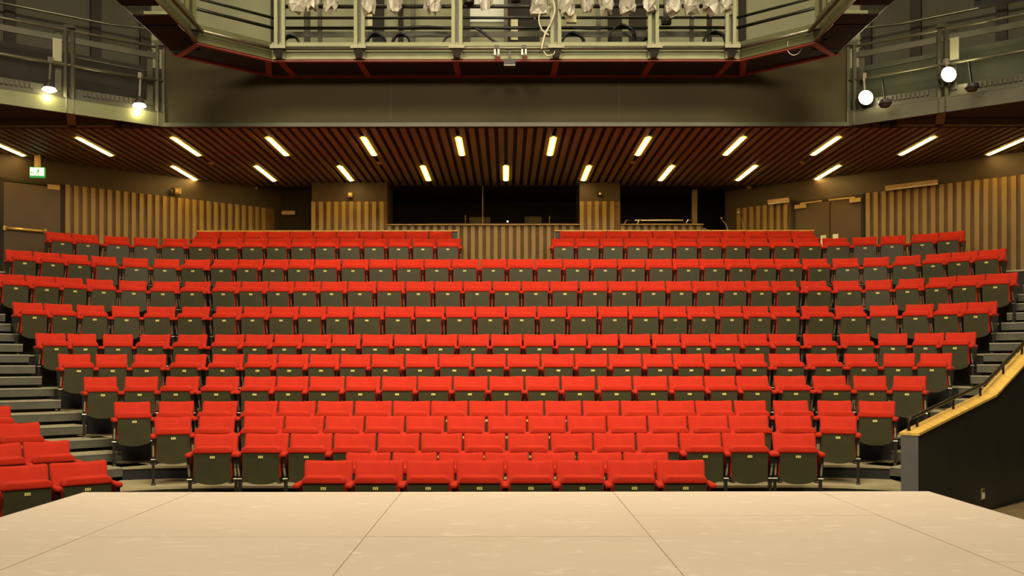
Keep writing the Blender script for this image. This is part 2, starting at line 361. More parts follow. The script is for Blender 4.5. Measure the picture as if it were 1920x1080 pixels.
# back wall with two slatted piers, booth parapet, dark booth behind
BY = 22.3
bw = struct(MB().box((0, 25.2, 5.2), (16, 0.1, 3.0)).build('wall_back', DARKW), 'dark rear wall of the control booth')
for px0, px1, nm, lab in ((585, 726, 'wall_pier_left', 'slatted pier left of the control booth'), (1087, 1163, 'wall_pier_right', 'slatted pier right of the control booth')):
    x0, x1 = X_at(px0, BY), X_at(px1, BY)
    w = struct(MB().box(((x0+x1)/2, BY + 0.6, (3.0+CEIL)/2), (x1-x0, 1.2, CEIL-3.0)).build(nm, WALLB), lab)
    MB().box(((x0+x1)/2, BY - 0.006, (3.4+5.72)/2), (x1-x0, 0.012, 5.72-3.4)).build('recess_board', SLATBACK, w)
    slats(w, (x0, BY - .012), (x1 + .02, BY - .012), 3.4, 5.72, period=0.176)
def parapet(name, px0, px1, lab, z0=3.6):
    x0, x1 = X_at(px0, BY), X_at(px1, BY); zt = Z_at(421, BY)
    w = struct(MB().box(((x0+x1)/2, BY + 0.1, (z0+zt)/2), (x1-x0, 0.16, zt-z0)).build(name, SLATBACK), lab)
    slats(w, (x0, BY + .02), (x1, BY + .02), z0, zt - 0.02, period=0.176)
    MB().box(((x0+x1)/2, BY + 0.06, zt - 0.012), (x1-x0, 0.30, 0.03)).build('capping', SLAT, w)
    return w
parapet('wall_booth_front', 727, 1086, 'slatted front of the control booth between the top rows')
parapet('wall_rear_parapet', 1164, 1318, 'low slatted parapet right of the right pier')
m = slab((X_at(1318, BY), BY), (X_at(1345, 23.4), 23.4), 3.6, 5.12, .1).build('wall_parapet_return', SLATBACK)
struct(m, 'angled end of the low slatted parapet')
slats(m, (X_at(1318, BY), BY), (X_at(1345, 23.4), 23.4), 3.6, 5.1)
struct(MB().box((X_at(1302, 23.4), 23.4, 4.9), (0.125, 0.125, CEIL - 3.6)).build('column_steel', SLAT), 'square brown column right of the booth')
struct(MB().box((X_at(905.5, 22.9), 22.9, 5.6), (0.02, 0.02, 1.2)).build('trim_1', GREYBOX), 'thin glazing bar of the booth opening')
# back door in the left recess
w = struct(MB().box((-5.2, 23.45, 4.8), (1.7, 0.08, 2.8)).build('wall_recess', DARKW), 'dark recess wall left of the left pier')
d3 = struct(MB().box((-5.05, 23.38, 4.6), (1.0, 0.05, 2.4)).build('door_3', DARKW), 'dark door in the recess left of the left pier')
MB().box((-5.27, 23.30, 5.62), (0.32, 0.1, 0.09)).build('door_closer', GREYBOX, d3)
# the ledge behind the last row
for p0, p1, lab in ((371, 858, 'narrow oak ledge behind the last row of the left block'), (1041, 1526, 'narrow oak ledge behind the last row of the right block')):
    x0, x1 = X_at(p0, 21.05), X_at(p1, 21.05); z = Z_at(432.2, 21.05)
    lg = thing('ledge', lab, 'ledge', ((x0+x1)/2, 21.1, 3.95))
    m = MB().box(((x0+x1)/2, 21.1, z - 0.012), (x1-x0, 0.22, 0.024)); world_part(m, 'shelf', OAK, lg)
    m = MB().box(((x0+x1)/2, 21.12, (3.95+z-.024)/2), (x1-x0 - 0.02, 0.12, z - .024 - 3.95)); world_part(m, 'back_board', PANEL, lg)

# ---- ceiling with slats
c = struct(MB().box((0, 20.25, CEIL + 0.13), (27, 6.1, 0.06)).build('ceiling', CBACK), 'dark soffit under the balcony with brown slats')
unit_cslat = MB().box((0, 0.5, 0), (1, 1, 1)).mesh('slat', CSLAT)
PER = 0.1773
for i in range(-60, 60):
    x = (i + 0.5) * PER
    yb = 22.7 if abs(x) < 6.2 else 20.0 + (9.3 - abs(x)) * 0.87
    if yb < 17.4: continue
    put('slat', unit_cslat, c, (x, 17.21, CEIL + 0.04), (0.104, yb - (17.21), 0.08))
struct(MB().box((0, 24, CEIL + 0.08), (12, 2.6, 0.06)).build('ceiling_booth', DARKW), 'dark ceiling of the booth')
# dark corner soffits below the side galleries
for sg, side in ((-1, 'left'), (1, 'right')):
    P = [(sg*6.1, 17.18), (sg*6.1, 17.1), (sg*10.6, 13.82), (sg*13.4, 13.82), (sg*13.4, 17.18)]
    if sg > 0: P = P[::-1]
    s = struct(MB().prism(P, CEIL + 0.12, CEIL + 0.2).build('ceiling_' + side, CBACK), 'dark corner soffit below the %s side gallery' % side)
    for x0, y0, x1, y1 in ((7.35, 16.2, 7.75, 17.15), (8.6, 15.3, 9.4, 17.15), (7.0, 17.12, 12.0, 17.12)):
        MB().bar((sg*x0, y0, CEIL + .07), (sg*x1, y1, CEIL + .07), 0.14, 0.10).build('soffit_beam', CSLAT, s)

# ---- fascia
fs_ = struct(MB().box((0, 17.16, 6.92), (12.2, 0.08, 1.46)).build('wall_fascia', FASC), 'plain olive brown balcony front above the slatted soffit')
MB().box((0, 17.10, CEIL + 0.035), (12.2, 0.06, 0.07)).build('edge_angle', OLIVED, fs_)
for x in (-2.05, 2.02):
    MB().box((x, 17.117, 6.95), (0.012, 0.006, 1.3)).build('joint_strip', WALLB, fs_)

# ---- upper walls behind the galleries
UY = 18.7
uw = struct(MB().box((0, UY + .05, 8.3), (15, 0.1, 3.6)).build('wall_upper_back', UWALL), 'olive upper wall behind the lighting gallery')
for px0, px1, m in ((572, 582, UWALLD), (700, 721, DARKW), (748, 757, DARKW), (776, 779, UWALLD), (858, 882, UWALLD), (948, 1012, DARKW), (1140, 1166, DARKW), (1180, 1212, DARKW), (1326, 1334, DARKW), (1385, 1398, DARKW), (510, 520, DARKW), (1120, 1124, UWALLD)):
    x0, x1 = X_at(px0, UY), X_at(px1, UY)
    MB().box(((x0+x1)/2, UY - .03, 8.3), (x1-x0, 0.08, 3.5)).build('pilaster', m, uw)
MB().box((X_at(915, UY), UY - .02, Z_at(18, UY)), (68*UY/F, 0.03, 0.5)).build('pale_panel', WHITE, uw)
MB().box((X_at(965, UY), UY - .09, Z_at(58, UY)), (13*UY/F, 0.03, 0.42)).build('notice', CREAM, uw)
MB().box((X_at(705, UY) - .1, UY - .02, Z_at(35, UY)), (10*UY/F, 0.03, 0.3)).build('pale_panel', CREAM, uw)
for sg, side in ((-1, 'left'), (1, 'right')):
    p, q = Vector((sg*6.9, UY)), Vector((sg*11.5, 15.3))
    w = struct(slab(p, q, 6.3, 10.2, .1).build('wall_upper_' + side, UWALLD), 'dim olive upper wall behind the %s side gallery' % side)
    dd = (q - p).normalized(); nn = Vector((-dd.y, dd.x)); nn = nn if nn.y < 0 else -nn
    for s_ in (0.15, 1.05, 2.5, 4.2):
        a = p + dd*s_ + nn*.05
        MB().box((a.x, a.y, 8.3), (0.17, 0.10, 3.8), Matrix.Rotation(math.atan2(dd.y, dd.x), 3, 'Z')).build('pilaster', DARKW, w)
# enclosing shell above and behind (never in view)
struct(MB().box((0, 9, 12.0), (30, 32, 0.1)).build('ceiling_grid', DARKW), 'dark roof above the stage')

# ---- stage
st = thing('stage', 'low platform stage of pale scuffed plywood sheets in the foreground', 'stage', (0, 4, 0))
ZS = EYE - 1.211
def deck(x0, x1, y0, y1, i):
    g = 0.006; gy = 0.009 if abs(x0 + x1) < 0.1 else 0.003
    dz = (0.0, -0.0012, 0.0009, -0.0006)[i % 4]
    o = MB().box(((x0+x1)/2, (y0+y1)/2 - 4, ZS - 0.012 + dz), (x1-x0-g, y1-y0-gy, 0.024)).build('deck_panel', PLY, st)
i = 0
for x0, x1, ys in ((-4.05, -3.0, (9.2, 4.4, 2.0, -3)), (-3.0, -1.0, (9.2, 7.73, 6.79, 4.4, 2.0, -3)), (-1.0, 1.02, (9.2, 6.79, 4.4, 2.0, -3)),
                   (1.02, 3.0, (9.2, 7.73, 5.4, 3.0, -3)), (3.0, 4.05, (9.2, 5.9, 3.4, -3))):
    for k in range(len(ys) - 1):
        deck(x0, x1, ys[k+1], ys[k], i); i += 1
MB().box((0, 3.1 - 4, ZS - 0.05), (8.06, 12.16, 0.05)).build('frame', SKIRT, st)
MB().box((0, 3.1 - 4, (ZS - 0.07)/2), (7.9, 12.0, ZS - 0.07)).build('skirt', SKIRT, st)

# ------------------------------------------------------------------ theatre seats
bm = pad(0.55, 0.46, 0.075, 0.030, cuts=5)
for v in bm.verts:
    u = v.co.x / 0.275; h = (v.co.z + 0.23) / 0.46
    v.co.x *= 0.955 + 0.045 * h
    v.co.z += 0.012 * u*u * h                    # the top dips in the middle
    v.co.y += 0.018 * (u*u) * -1 * (0.4 + 0.6*h)    # slightly dished
    v.co.y += -0.15 * (1 - h) + 0.035
    v.co.z += 0.642
me_back = bm_mesh('backrest', bm, RED)
def cushion():
    bm = bmesh.new()
    r = bmesh.ops.create_cube(bm, size=1.0)['verts']                  # the front roll that laps over the panel's edge
    bmesh.ops.scale(bm, vec=(0.472, 0.155, 0.090), verts=r)
    top = [e for e in bm.edges if all(v.co.z > 0 for v in e.verts) and abs(e.verts[0].co.y - e.verts[1].co.y) > 0.05]
    bmesh.ops.bevel(bm, geom=top, offset=0.066, segments=5, profile=0.5, affect='EDGES')
    rim = [e for e in bm.edges if len(e.link_faces) == 2 and 0.8 < e.calc_face_angle()]
    bmesh.ops.bevel(bm, geom=rim, offset=0.030, segments=4, profile=0.5, affect='EDGES', clamp_overlap=True)
    for v in bm.verts: v.co.z += 0.701; v.co.y += -0.270
    n0 = len(bm.verts)
    r = bmesh.ops.create_cube(bm, size=1.0)['verts']                  # the pad behind the panel
    bmesh.ops.scale(bm, vec=(0.472, 0.115, 0.36), verts=r)
    bmesh.ops.translate(bm, vec=(0, -0.248, 0.52), verts=r)
    ed = list({e for v in r for e in v.link_edges})
    bmesh.ops.bevel(bm, geom=ed, offset=0.03, segments=2, profile=0.5, affect='EDGES', clamp_overlap=True)
    return bm
bm = cushion()
me_cush = bm_mesh('seat_cushion', bm, RED)
# seat panel: flat board with rounded top corners and a bowed bottom edge
def panel_mesh():
    w = 0.222; pts = []
    for k in range(5):
        a = math.pi/2 * k/4; pts.append((w - 0.02 + 0.02*math.cos(a), 0.680 - 0.02 + 0.02*math.sin(a)))
    for k in range(5):
        a = math.pi/2 + math.pi/2 * k/4; pts.append((-w + 0.02 + 0.02*math.cos(a), 0.680 - 0.02 + 0.02*math.sin(a)))
    for k in range(11):
        u = -1 + 2*k/10; pts.append((u*w, 0.268 + 0.055*abs(u)**2.4))
    n = len(pts)
    def yy(z): return -0.330 + 0.02*(0.68 - z)/0.4
    vs = [(x, yy(z) - 0.0 , z) for x, z in pts] + [(x*0.97, yy(z) + 0.02, z) for x, z in pts]
    fs = [tuple(range(n))[::-1], tuple(range(n, 2*n))] + [(i, (i+1) % n, n+(i+1) % n, n+i) for i in range(n)]
    mb = MB().add(vs, fs)
    return mb.mesh('seat_panel', PANEL)
me_panel = panel_mesh()
me_plate = MB().box((0, -0.3335, 0.612), (0.056, 0.006, 0.026)).mesh('number_plate', [PLATE, INK])
def plate_digits():
    mb = MB().box((0, -0.3305, 0.612), (0.056, 0.006, 0.028)); n0 = len(mb.f)
    for cx in (-0.012, 0.012):
        mb.box((cx - .005, -0.334, 0.612), (0.0035, 0.002, 0.016)); mb.box((cx + .005, -0.334, 0.612), (0.0035, 0.002, 0.016))
        mb.box((cx, -0.334, 0.6185), (0.010, 0.002, 0.0035)); mb.box((cx, -0.334, 0.6055), (0.010, 0.002, 0.0035))
    me = mb.mesh('number_plate', [PLATE, INK])
    for i, p in enumerate(me.polygons): p.material_index = 0 if i < n0 else 1
    return me
me_plate = plate_digits()
def arm_mesh():
    bm = bmesh.new(); bmesh.ops.create_cube(bm, size=1.0); bmesh.ops.scale(bm, vec=(0.072, 0.33, 0.055), verts=bm.verts)
    bmesh.ops.bevel(bm, geom=bm.edges[:], offset=0.022, segments=3, profile=0.5, affect='EDGES', clamp_overlap=True)
    for v in bm.verts: v.co.y += -0.235; v.co.z += 0.640
    return bm_mesh('armrest', bm, RED)
me_arm = arm_mesh()
def leg_mesh():
    fr = [(-0.355, 0.635), (-0.345, 0.56), (-0.315, 0.47), (-0.275, 0.39), (-0.255, 0.32), (-0.25, 0.20), (-0.25, 0.012)]
    bk = [(-0.195, 0.012), (-0.195, 0.25), (-0.17, 0.36), (-0.12, 0.45), (-0.08, 0.55), (-0.06, 0.635)]
    poly = fr + bk; n = len(poly); t = 0.018
    vs = [(-t, y, z) for y, z in poly] + [(t, y, z) for y, z in poly]
    # faces split as a strip so the concave outline stays clean
    fs = []
    left = list(range(len(fr))); right = [n-1-i for i in range(len(bk))]
    i = j = 0
    while i < len(left)-1 or j < len(right)-1:
        if i < len(left)-1 and (j >= len(right)-1 or i/len(left) <= j/len(right)):
            tri = (left[i], left[i+1], right[j]); i += 1
        else:
            tri = (left[i], right[j+1], right[j]); j += 1
        fs.append(tri); fs.append(tuple(v + n for v in tri[::-1]))
    fs += [(i, (i+1) % n, n+(i+1) % n, n+i) for i in range(n)]
    mb = MB().add(vs, fs); nb = len(mb.f)
    mb.box((0, -0.225, 0.007), (0.05, 0.19, 0.014)); n1 = len(mb.f)
    mb.box((0, -0.305, 0.016), (0.02, 0.02, 0.014))
    for (y0, z0), (y1, z1) in zip([(-.334, .525), (-.320, .475), (-.292, .42)], [(-.320, .475), (-.292, .42), (-.272, .375)]):
        mb.bar((0, y0, z0), (0, y1, z1), 0.020, 0.006)  # bright strip added as a painted highlight down the leg's front curve
    mb.tube([(-0.030, -0.262, 0.335), (0.030, -0.262, 0.335)], 0.007, 6)
    me = mb.mesh('leg', [BLACKM, CHROME])
    for i, p in enumerate(me.polygons): p.material_index = 0 if i < n1 else 1
    return me
me_leg = leg_mesh()

ORD = ['first','second','third','fourth','fifth','sixth','seventh','eighth','ninth','tenth','eleventh','twelfth','thirteenth','fourteenth','fifteenth','sixteenth','seventeenth','eighteenth']
ROWN = ['front', 'second', 'third', 'fourth', 'fifth', 'sixth', 'seventh', 'eighth', 'ninth', 'tenth', 'eleventh', 'twelfth', 'last']
def seat(P, Q, z, label, group, arms, panel_w):
    d = Q - P; w = d.length; mid = (P + Q) / 2
    r = thing('theatre_seat', label, 'seat', (mid.x, mid.y, z), math.atan2(d.y, d.x), group)
    put('backrest', me_back, r, None, (w / 0.55, 1, 1))
    sc = panel_w / 0.444
    put('seat_cushion', me_cush, r, None, (sc, 1, 1))
    p = put('seat_panel', me_panel, r, None, (sc, 1, 1))
    put('number_plate', me_plate, p, None, (1 / sc, 1, 1))
    for a in arms:
        put('armrest', me_arm, r, (a, 0, 0)); put('leg', me_leg, r, (a, 0, 0))
    return r
def seat_row(spans, point, z, name_fn, group):
    n = len(spans); PQ = [(point(a), point(b)) for a, b in spans]
    for i, (P, Q) in enumerate(PQ):
        w = (Q - P).length
        gl = (P - PQ[i-1][1]).length if i > 0 else 9
        gr = (PQ[i+1][0] - Q).length if i < n-1 else 9
        arms = []
        if gl < 0.055: arms.append(-w/2 - gl/2)
        else: arms.append(-w/2 + (0.0 if gl < 1 else -0.012))
        if gr >= 0.055: arms.append(w/2 + (0.0 if gr < 1 else 0.012))
        wing = gl >= 0.055 and gr >= 0.055
        pw = min(0.445, 0.89*w) if wing else 0.815*w
        lab = name_fn(i, n)
        seat(P, Q, z, lab, group, arms, pw)
def end_name(i, n):
    if n % 2 and i == n // 2: return 'the middle one'
    if i < n - 1 - i: return 'leftmost' if i == 0 else ORD[i] + ' from left'
    j = n - 1 - i
    return 'rightmost' if j == 0 else ORD[j] + ' from right'
n_seats = 0
for k, (D, lv, x0, c_, spans) in enumerate(ROWS):
    if k >= 11:
        h = len(spans) // 2
        for blk, sp in (('left', spans[:h]), ('right', spans[h:])):
            rn = ('backmost row' if k == 12 else 'second backmost row')
            seat_row(sp, lambda px, k=k: row_point(k, px), lv*RISE,
                     lambda i, n, blk=blk, rn=rn: 'red tip-up seat, ' + end_name(i, n) + ' in left block of '.replace('left', blk) + rn, 'red tip-up theatre seats')
    else:
        rn = {0: 'front row of eight', 1: 'short second row'}.get(k, '%s row from the stage' % ROWN[k])
        seat_row(spans, lambda px, k=k: row_point(k, px), lv*RISE, lambda i, n, rn=rn: 'red tip-up seat, ' + end_name(i, n) + ' in ' + rn, 'red tip-up theatre seats')
# the block at the lower left, turned towards the stage
ang = math.radians(40); E = Vector((math.cos(ang), math.sin(ang)))
for ref, lv, spans, rn in ((Vector((-4.41, 10.595)), 0, [(-20, 90), (92, 200)], 'nearest row of lower left side block'),
                       (Vector((-5.09, 11.18)), 1, [(-48, 40), (42, 130)], 'second row of lower left side block'),
                       (Vector((-5.71, 11.76)), 2, [(-17, 75)], 'third row of lower left side block'),
                       (Vector((-6.36, 12.36)), 3, [(-68, 20)], 'fourth row of lower left side block')):
    def pt(px, ref=ref):
        k = (px - CX)/F                          # ref + E t on the line X = kY
        t = (k*ref.y - ref.x) / (E.x - k*E.y); return ref + E*t
    def nm(i, n, rn=rn):
        return 'red tip-up seat, ' + (('left' if i == 0 else 'right') + ' one in ' if n == 2 else 'in ') + rn
    seat_row(spans, pt, lv*RISE, nm, 'red tip-up theatre seats')
    if lv:
        a = ref - E*3.2; b = ref + E*0.12; nn = Vector((E.y, -E.x))
        poly = [a + nn*FRONT, b + nn*FRONT, b - nn*0.4, a - nn*0.4]
        me = MB().prism([tuple(v) for v in poly], 0, lv*RISE).mesh('seating_tier', [RISER, TIER]); me.polygons[1].material_index = 1
        struct(put('seating_tier', me), 'tier under the %s' % rn)

# ------------------------------------------------------------------ side stairs
def stair_s(n):                                  # distance along the slope direction for step level n
    pts = [(1, 12.15), (3, 13.03), (5, 13.88), (7, 14.73), (9, 15.58), (12, 16.43), (15, 17.28), (18, 18.13), (21, 18.98)]
    for (n0, s0), (n1, s1) in zip(pts, pts[1:]):
        if n <= n1: return s0 + (s1 - s0) * (n - n0) / (n1 - n0)
R2 = math.sqrt(0.5)
T_IN = {3: 6.0, 4: 5.76, 5: 5.82, 6: 5.60, 7: 5.70, 8: 5.55, 9: 5.60}
for sg, side in ((-1, 'left'), (1, 'right')):
    t = thing('staircase', 'dark grey aisle steps climbing beside the %s ends of the rows' % side, 'stairs', (sg*5.0, 11.8, 0))
    for n in range(3, 22):
        s0, s1 = stair_s(n), stair_s(n + 1) if n < 21 else 19.5
        t1 = T_IN.get(n, 5.52); t0 = 4.66
        def w2(tt, ss): return (sg * (ss - tt) * R2, (ss + tt) * R2)
        P = [w2(t0, s0), w2(t1, s0), w2(t1, s1 + .06), w2(t0, s1 + .06)]
        if sg > 0: P = P[::-1]
        sp = world_part(MB().prism(P, n*RISE - 0.125, n*RISE), 'step', [STEPM, TIER], t); sp.data.polygons[1].material_index = 1
        Pn = [w2(t0, s0 - .006), w2(t1, s0 - .006), w2(t1, s0 + .045), w2(t0, s0 + .045)]
        if sg > 0: Pn = Pn[::-1]
        no = world_part(MB().prism(Pn, n*RISE - 0.016, n*RISE + 0.002), 'nosing', NOSE, t); no.parent = sp
    # dark carriage under the steps
    P = [(sg*(12.6-5.5)*R2, (12.6+5.5)*R2), (sg*(19.5-5.5)*R2, (19.5+5.5)*R2), (sg*(19.5-4.7)*R2, (19.5+4.7)*R2), (sg*(12.6-4.7)*R2, (12.6+4.7)*R2)]
    mb = MB()
    for n in range(3, 22):
        s0 = stair_s(n) + 0.10; s1 = s0 + 0.5
        Q = [(sg*(s0-5.5)*R2, (s0+5.5)*R2), (sg*(s1-5.5)*R2, (s1+5.5)*R2), (sg*(s1-4.7)*R2, (s1+4.7)*R2), (sg*(s0-4.7)*R2, (s0+4.7)*R2)]
        if sg < 0: Q = Q[::-1]
        mb.prism(Q, 0, n*RISE - 0.126)
    world_part(mb, 'carriage', RISER, t)

# ------------------------------------------------------------------ right parapet with oak coping and handrail
A0 = Vector((4.58, 11.12)); U = Vector((R2, R2)); Nn = Vector((R2, -R2))     # U up the slope, Nn outwards (towards the camera's right)
def pz(t):                                       # top height along the parapet
    return 1.10 + t*0.16 if t < 2.55 else 1.508 + (t - 2.55)*0.36 if t < 2.55 else 1.10 + 2.55*0.158 + (t - 2.55)*0.34
TK = [(0, 1.11), (2.57, 1.50), (5.0, 2.36), (8.0, 3.42)]
def pz(t):
    for (a, za), (b, zb) in zip(TK, TK[1:]):
        if t <= b: return za + (zb - za)*(t - a)/(b - a)
    return TK[-1][1]
par = struct(bpy.data.objects.new('wall_parapet', None), 'black parapet wall with oak coping at right'); COL.objects.link(par)
TH = 0.19
def ppt(t, o, z): v = A0 + U*t + Nn*o; return (v.x, v.y, z)
mb = MB()
for (a, za), (b, zb) in zip(TK, TK[1:]):
    mb.add([ppt(a,0,0), ppt(b,0,0), ppt(b,TH,0), ppt(a,TH,0), ppt(a,0,za), ppt(b,0,zb), ppt(b,TH,zb), ppt(a,TH,za)],
           [(0,1,2,3),(4,7,6,5),(0,4,5,1),(1,5,6,2),(2,6,7,3)])
mb.build('panel', PARA, par)
e = MB().prism([ppt(-0.012,-0.004,0)[:2], ppt(-0.012,TH+.004,0)[:2], ppt(0.0,TH+.004,0)[:2], ppt(0.0,-0.004,0)[:2]], 0, TK[0][1]).build('end_panel', PARAEND, par)
mb = MB()
for (a, za), (b, zb) in zip(TK, TK[1:]):
    o0, o1, h = -0.02, TH + 0.02, 0.03
    mb.add([ppt(a-.02,o0,za), ppt(b,o0,zb), ppt(b,o1,zb), ppt(a-.02,o1,za), ppt(a-.02,o0,za+h), ppt(b,o0,zb+h), ppt(b,o1,zb+h), ppt(a-.02,o1,za+h)],
           [(0,1,2,3),(4,7,6,5),(0,4,5,1),(1,5,6,2),(2,6,7,3),(3,7,4,0)])
mb.build('coping', OAK, par)
hr = thing('handrail', 'black tubular handrail on brackets above the oak coping', 'handrail', ppt(0, 0.03, 1.14))
pts = [ppt(0.08, 0.05, 1.16), ppt(0.08, 0.05, pz(0.08) + .17)] + [ppt(t_, 0.05, pz(t_) + 0.17) for t_ in (0.15, 1.3, 2.45, 2.57, 2.7, 4.0, 5.0, 6.5)]
world_part(MB().tube(pts, 0.024, 8), 'rail', DPIPE, hr, True)
for t_ in (0.32, 1.45, 2.4, 3.3, 4.1, 4.9, 5.7, 6.4):
    world_part(MB().tube([ppt(t_, 0.05, pz(t_) + .02), ppt(t_, 0.05, pz(t_) + .165)], 0.017, 6), 'bracket', DPIPE, hr)
so = thing('wall_socket', 'white wall socket low on the black parapet wall', 'socket', ppt(2.06, TH, 0.24))
tc = 2.063
def plate(t0_, t1_, z0_, z1_, th, m, nm):
    P = [ppt(t0_, TH, 0)[:2], ppt(t0_, TH+th, 0)[:2], ppt(t1_, TH+th, 0)[:2], ppt(t1_, TH, 0)[:2]]
    world_part(MB().prism(P, z0_, z1_), nm, m, so)
plate(tc-.05, tc+.05, 0.175, 0.315, 0.012, GREYBOX, 'frame')
plate(tc-.038, tc+.038, 0.187, 0.263, 0.018, WHITE, 'socket_face')
plate(tc-.038, tc+.038, 0.272, 0.303, 0.016, BLACKM, 'switch_slot')

# ------------------------------------------------------------------ ceiling lamps (two rows)
me_tube = MB().box((0, 0, -0.004), (0.062, 0.97, 0.03)).mesh('tube', TUBE)
me_halo = MB().box((0, 0, 0.004), (0.135, 1.0, 0.024)).mesh('diffuser_or_halo', HALO)  # strip added around the tube to paint its halo, no real lamp part
me_house = MB().box((0, 0, 0.035), (0.088, 1.04, 0.045)).mesh('housing', BLACKM)
def ceil_lamp(x, y0, y1, lab, grp):
    t = thing('ceiling_lamp', lab, 'lamp', (x, (y0+y1)/2, CEIL + 0.005), 0, grp)
    put('tube', me_tube, t, None, (1, y1-y0, 1)); put('diffuser_or_halo', me_halo, t, None, (1, y1-y0, 1)); put('housing', me_house, t, None, (1, y1-y0, 1))
xs = [-(0.887 + 1.773*i) for i in range(5, -1, -1)] + [0.887 + 1.773*i for i in range(6)]
for i, x in enumerate(xs):
    lab = 'glowing warm strip lamp in the slatted soffit, ' + (ORD[i] + ' from left' if i < 6 else ORD[11-i] + ' from right') + ' in front row'
    ceil_lamp(x, 17.88, 19.42, lab, 'front row of soffit lamps')
xs = [1.775*i for i in range(-4, 5)]
for i, x in enumerate(xs):
    lab = 'glowing warm strip lamp in the slatted soffit, ' + (ORD[i] + ' from left' if i < 4 else 'middle one' if i == 4 else ORD[8-i] + ' from right') + ' in rear row'
    ceil_lamp(x, 20.45, 22.08, lab, 'rear row of soffit lamps')
for px, py, lab in ((712, 304, 'small round detector behind the fourth front soffit lamp'), (1187, 304, 'small round detector behind the seventh front soffit lamp'), (1505, 304, 'small round detector near the ninth front soffit lamp'),
                    (1405, 351, 'small round detector at the back of the soffit right'), (480, 351, 'small round detector at the back of the soffit left'), (397, 304, 'small round detector near the third front soffit lamp')):
    Y = 4.24*F/(CY - py)
    t = thing('detector', lab, 'detector', (X_at(px, Y), Y, CEIL - 0.03))
    put('body', MB().tube([(0,0,.03), (0,0,0.005), (0,0,-0.02)], [0.055, 0.055, 0.03], 10).mesh('body', GREYBOX), t)
    put('base', MB().tube([(0,0,.05), (0,0,0.03)], 0.065, 10).mesh('base', BLACKM), t)
# exit sign
ex = thing('exit_sign', 'glowing green and white exit sign above the left door', 'sign', (X_at(70, 19.35), 19.35, Z_at(322, 19.35)), math.radians(8))
put('case', MB().box((0, 0.03, 0), (0.29, 0.05, 0.21)).mesh('case', EXITG), ex)
put('face', MB().box((0, 0.0, 0.012), (0.265, 0.012, 0.155)).mesh('face', EXITM), ex)
mb = MB()                                         # running figure and arrow
mb.tube([(0.03, -0.007, 0.055), (0.03, -0.010, 0.055)], 0.015, 10)
mb.bar((0.028, -.008, 0.04), (0.012, -.008, -0.005), 0.004, 0.022)
for p, q in (((0.012, -.008, -0.003), (0.04, -.008, -0.02)), ((0.04, -.008, -0.02), (0.032, -.008, -0.055)), ((0.012, -.008, -0.003), (-0.008, -.008, -0.035)), ((-0.008, -.008, -0.035), (-0.04, -.008, -0.04)),
             ((0.026, -.008, 0.035), (0.055, -.008, 0.015)), ((0.024, -.008, 0.035), (-0.005, -.008, 0.028))):
    mb.bar(p, q, 0.004, 0.012)
mb.bar((-0.10, -.008, -0.01), (-0.055, -.008, -0.01), 0.004, 0.016)
mb.add([(-0.10, -.010, 0.02), (-0.10, -.010, -0.04), (-0.128, -.010, -0.01)], [(0, 1, 2)])
put('pictogram', mb.mesh('pictogram', EXITG), ex)
put('hanger', MB().bar((0, 0.03, 0.1), (0, 0.03, CEIL + .04 - Z_at(322, 19.35)), 0.12, 0.02).mesh('hanger', GREYBOX), ex)
# small fittings on walls
def small_box(nm, lab, cat, x, y, z, w, h, m, dep=0.1):
    t = thing(nm, lab, cat, (x, y, z))
    put('housing', MB().box((0, dep/2, 0), (w, dep, h)).mesh('housing', m), t)
    put('lens', MB().tube([(0, 0.0, 0), (0, -0.03, 0)], w*0.28, 8).mesh('lens', CREAM), t)
    put('bracket', MB().box((0, dep*.9, h*.55), (w*.5, 0.03, h*.3)).mesh('bracket', BLACKM), t)
small_box('camera_unit', 'small wall unit on the left pier above the slats', 'camera', X_at(657, 22.2), 22.18, Z_at(365, 22.2), 0.10, 0.10, GREYBOX)
small_box('camera_unit', 'small wall unit on the right pier above the slats', 'camera', X_at(1125, 22.2), 22.18, Z_at(364, 22.2), 0.10, 0.07, BLACKM)
v = on_wall(328, -1, .14)
small_box('camera_unit', 'small pale wall unit high on the left side wall', 'camera', v.x, v.y, Z_at(357, v.y), 0.11, 0.13, GREYBOX)
v = on_wall(319, -1, .12)
small_box('camera_unit', 'narrow black wall unit beside the pale one on the left wall', 'camera', v.x, v.y, Z_at(357, v.y), 0.05, 0.14, BLACKM)

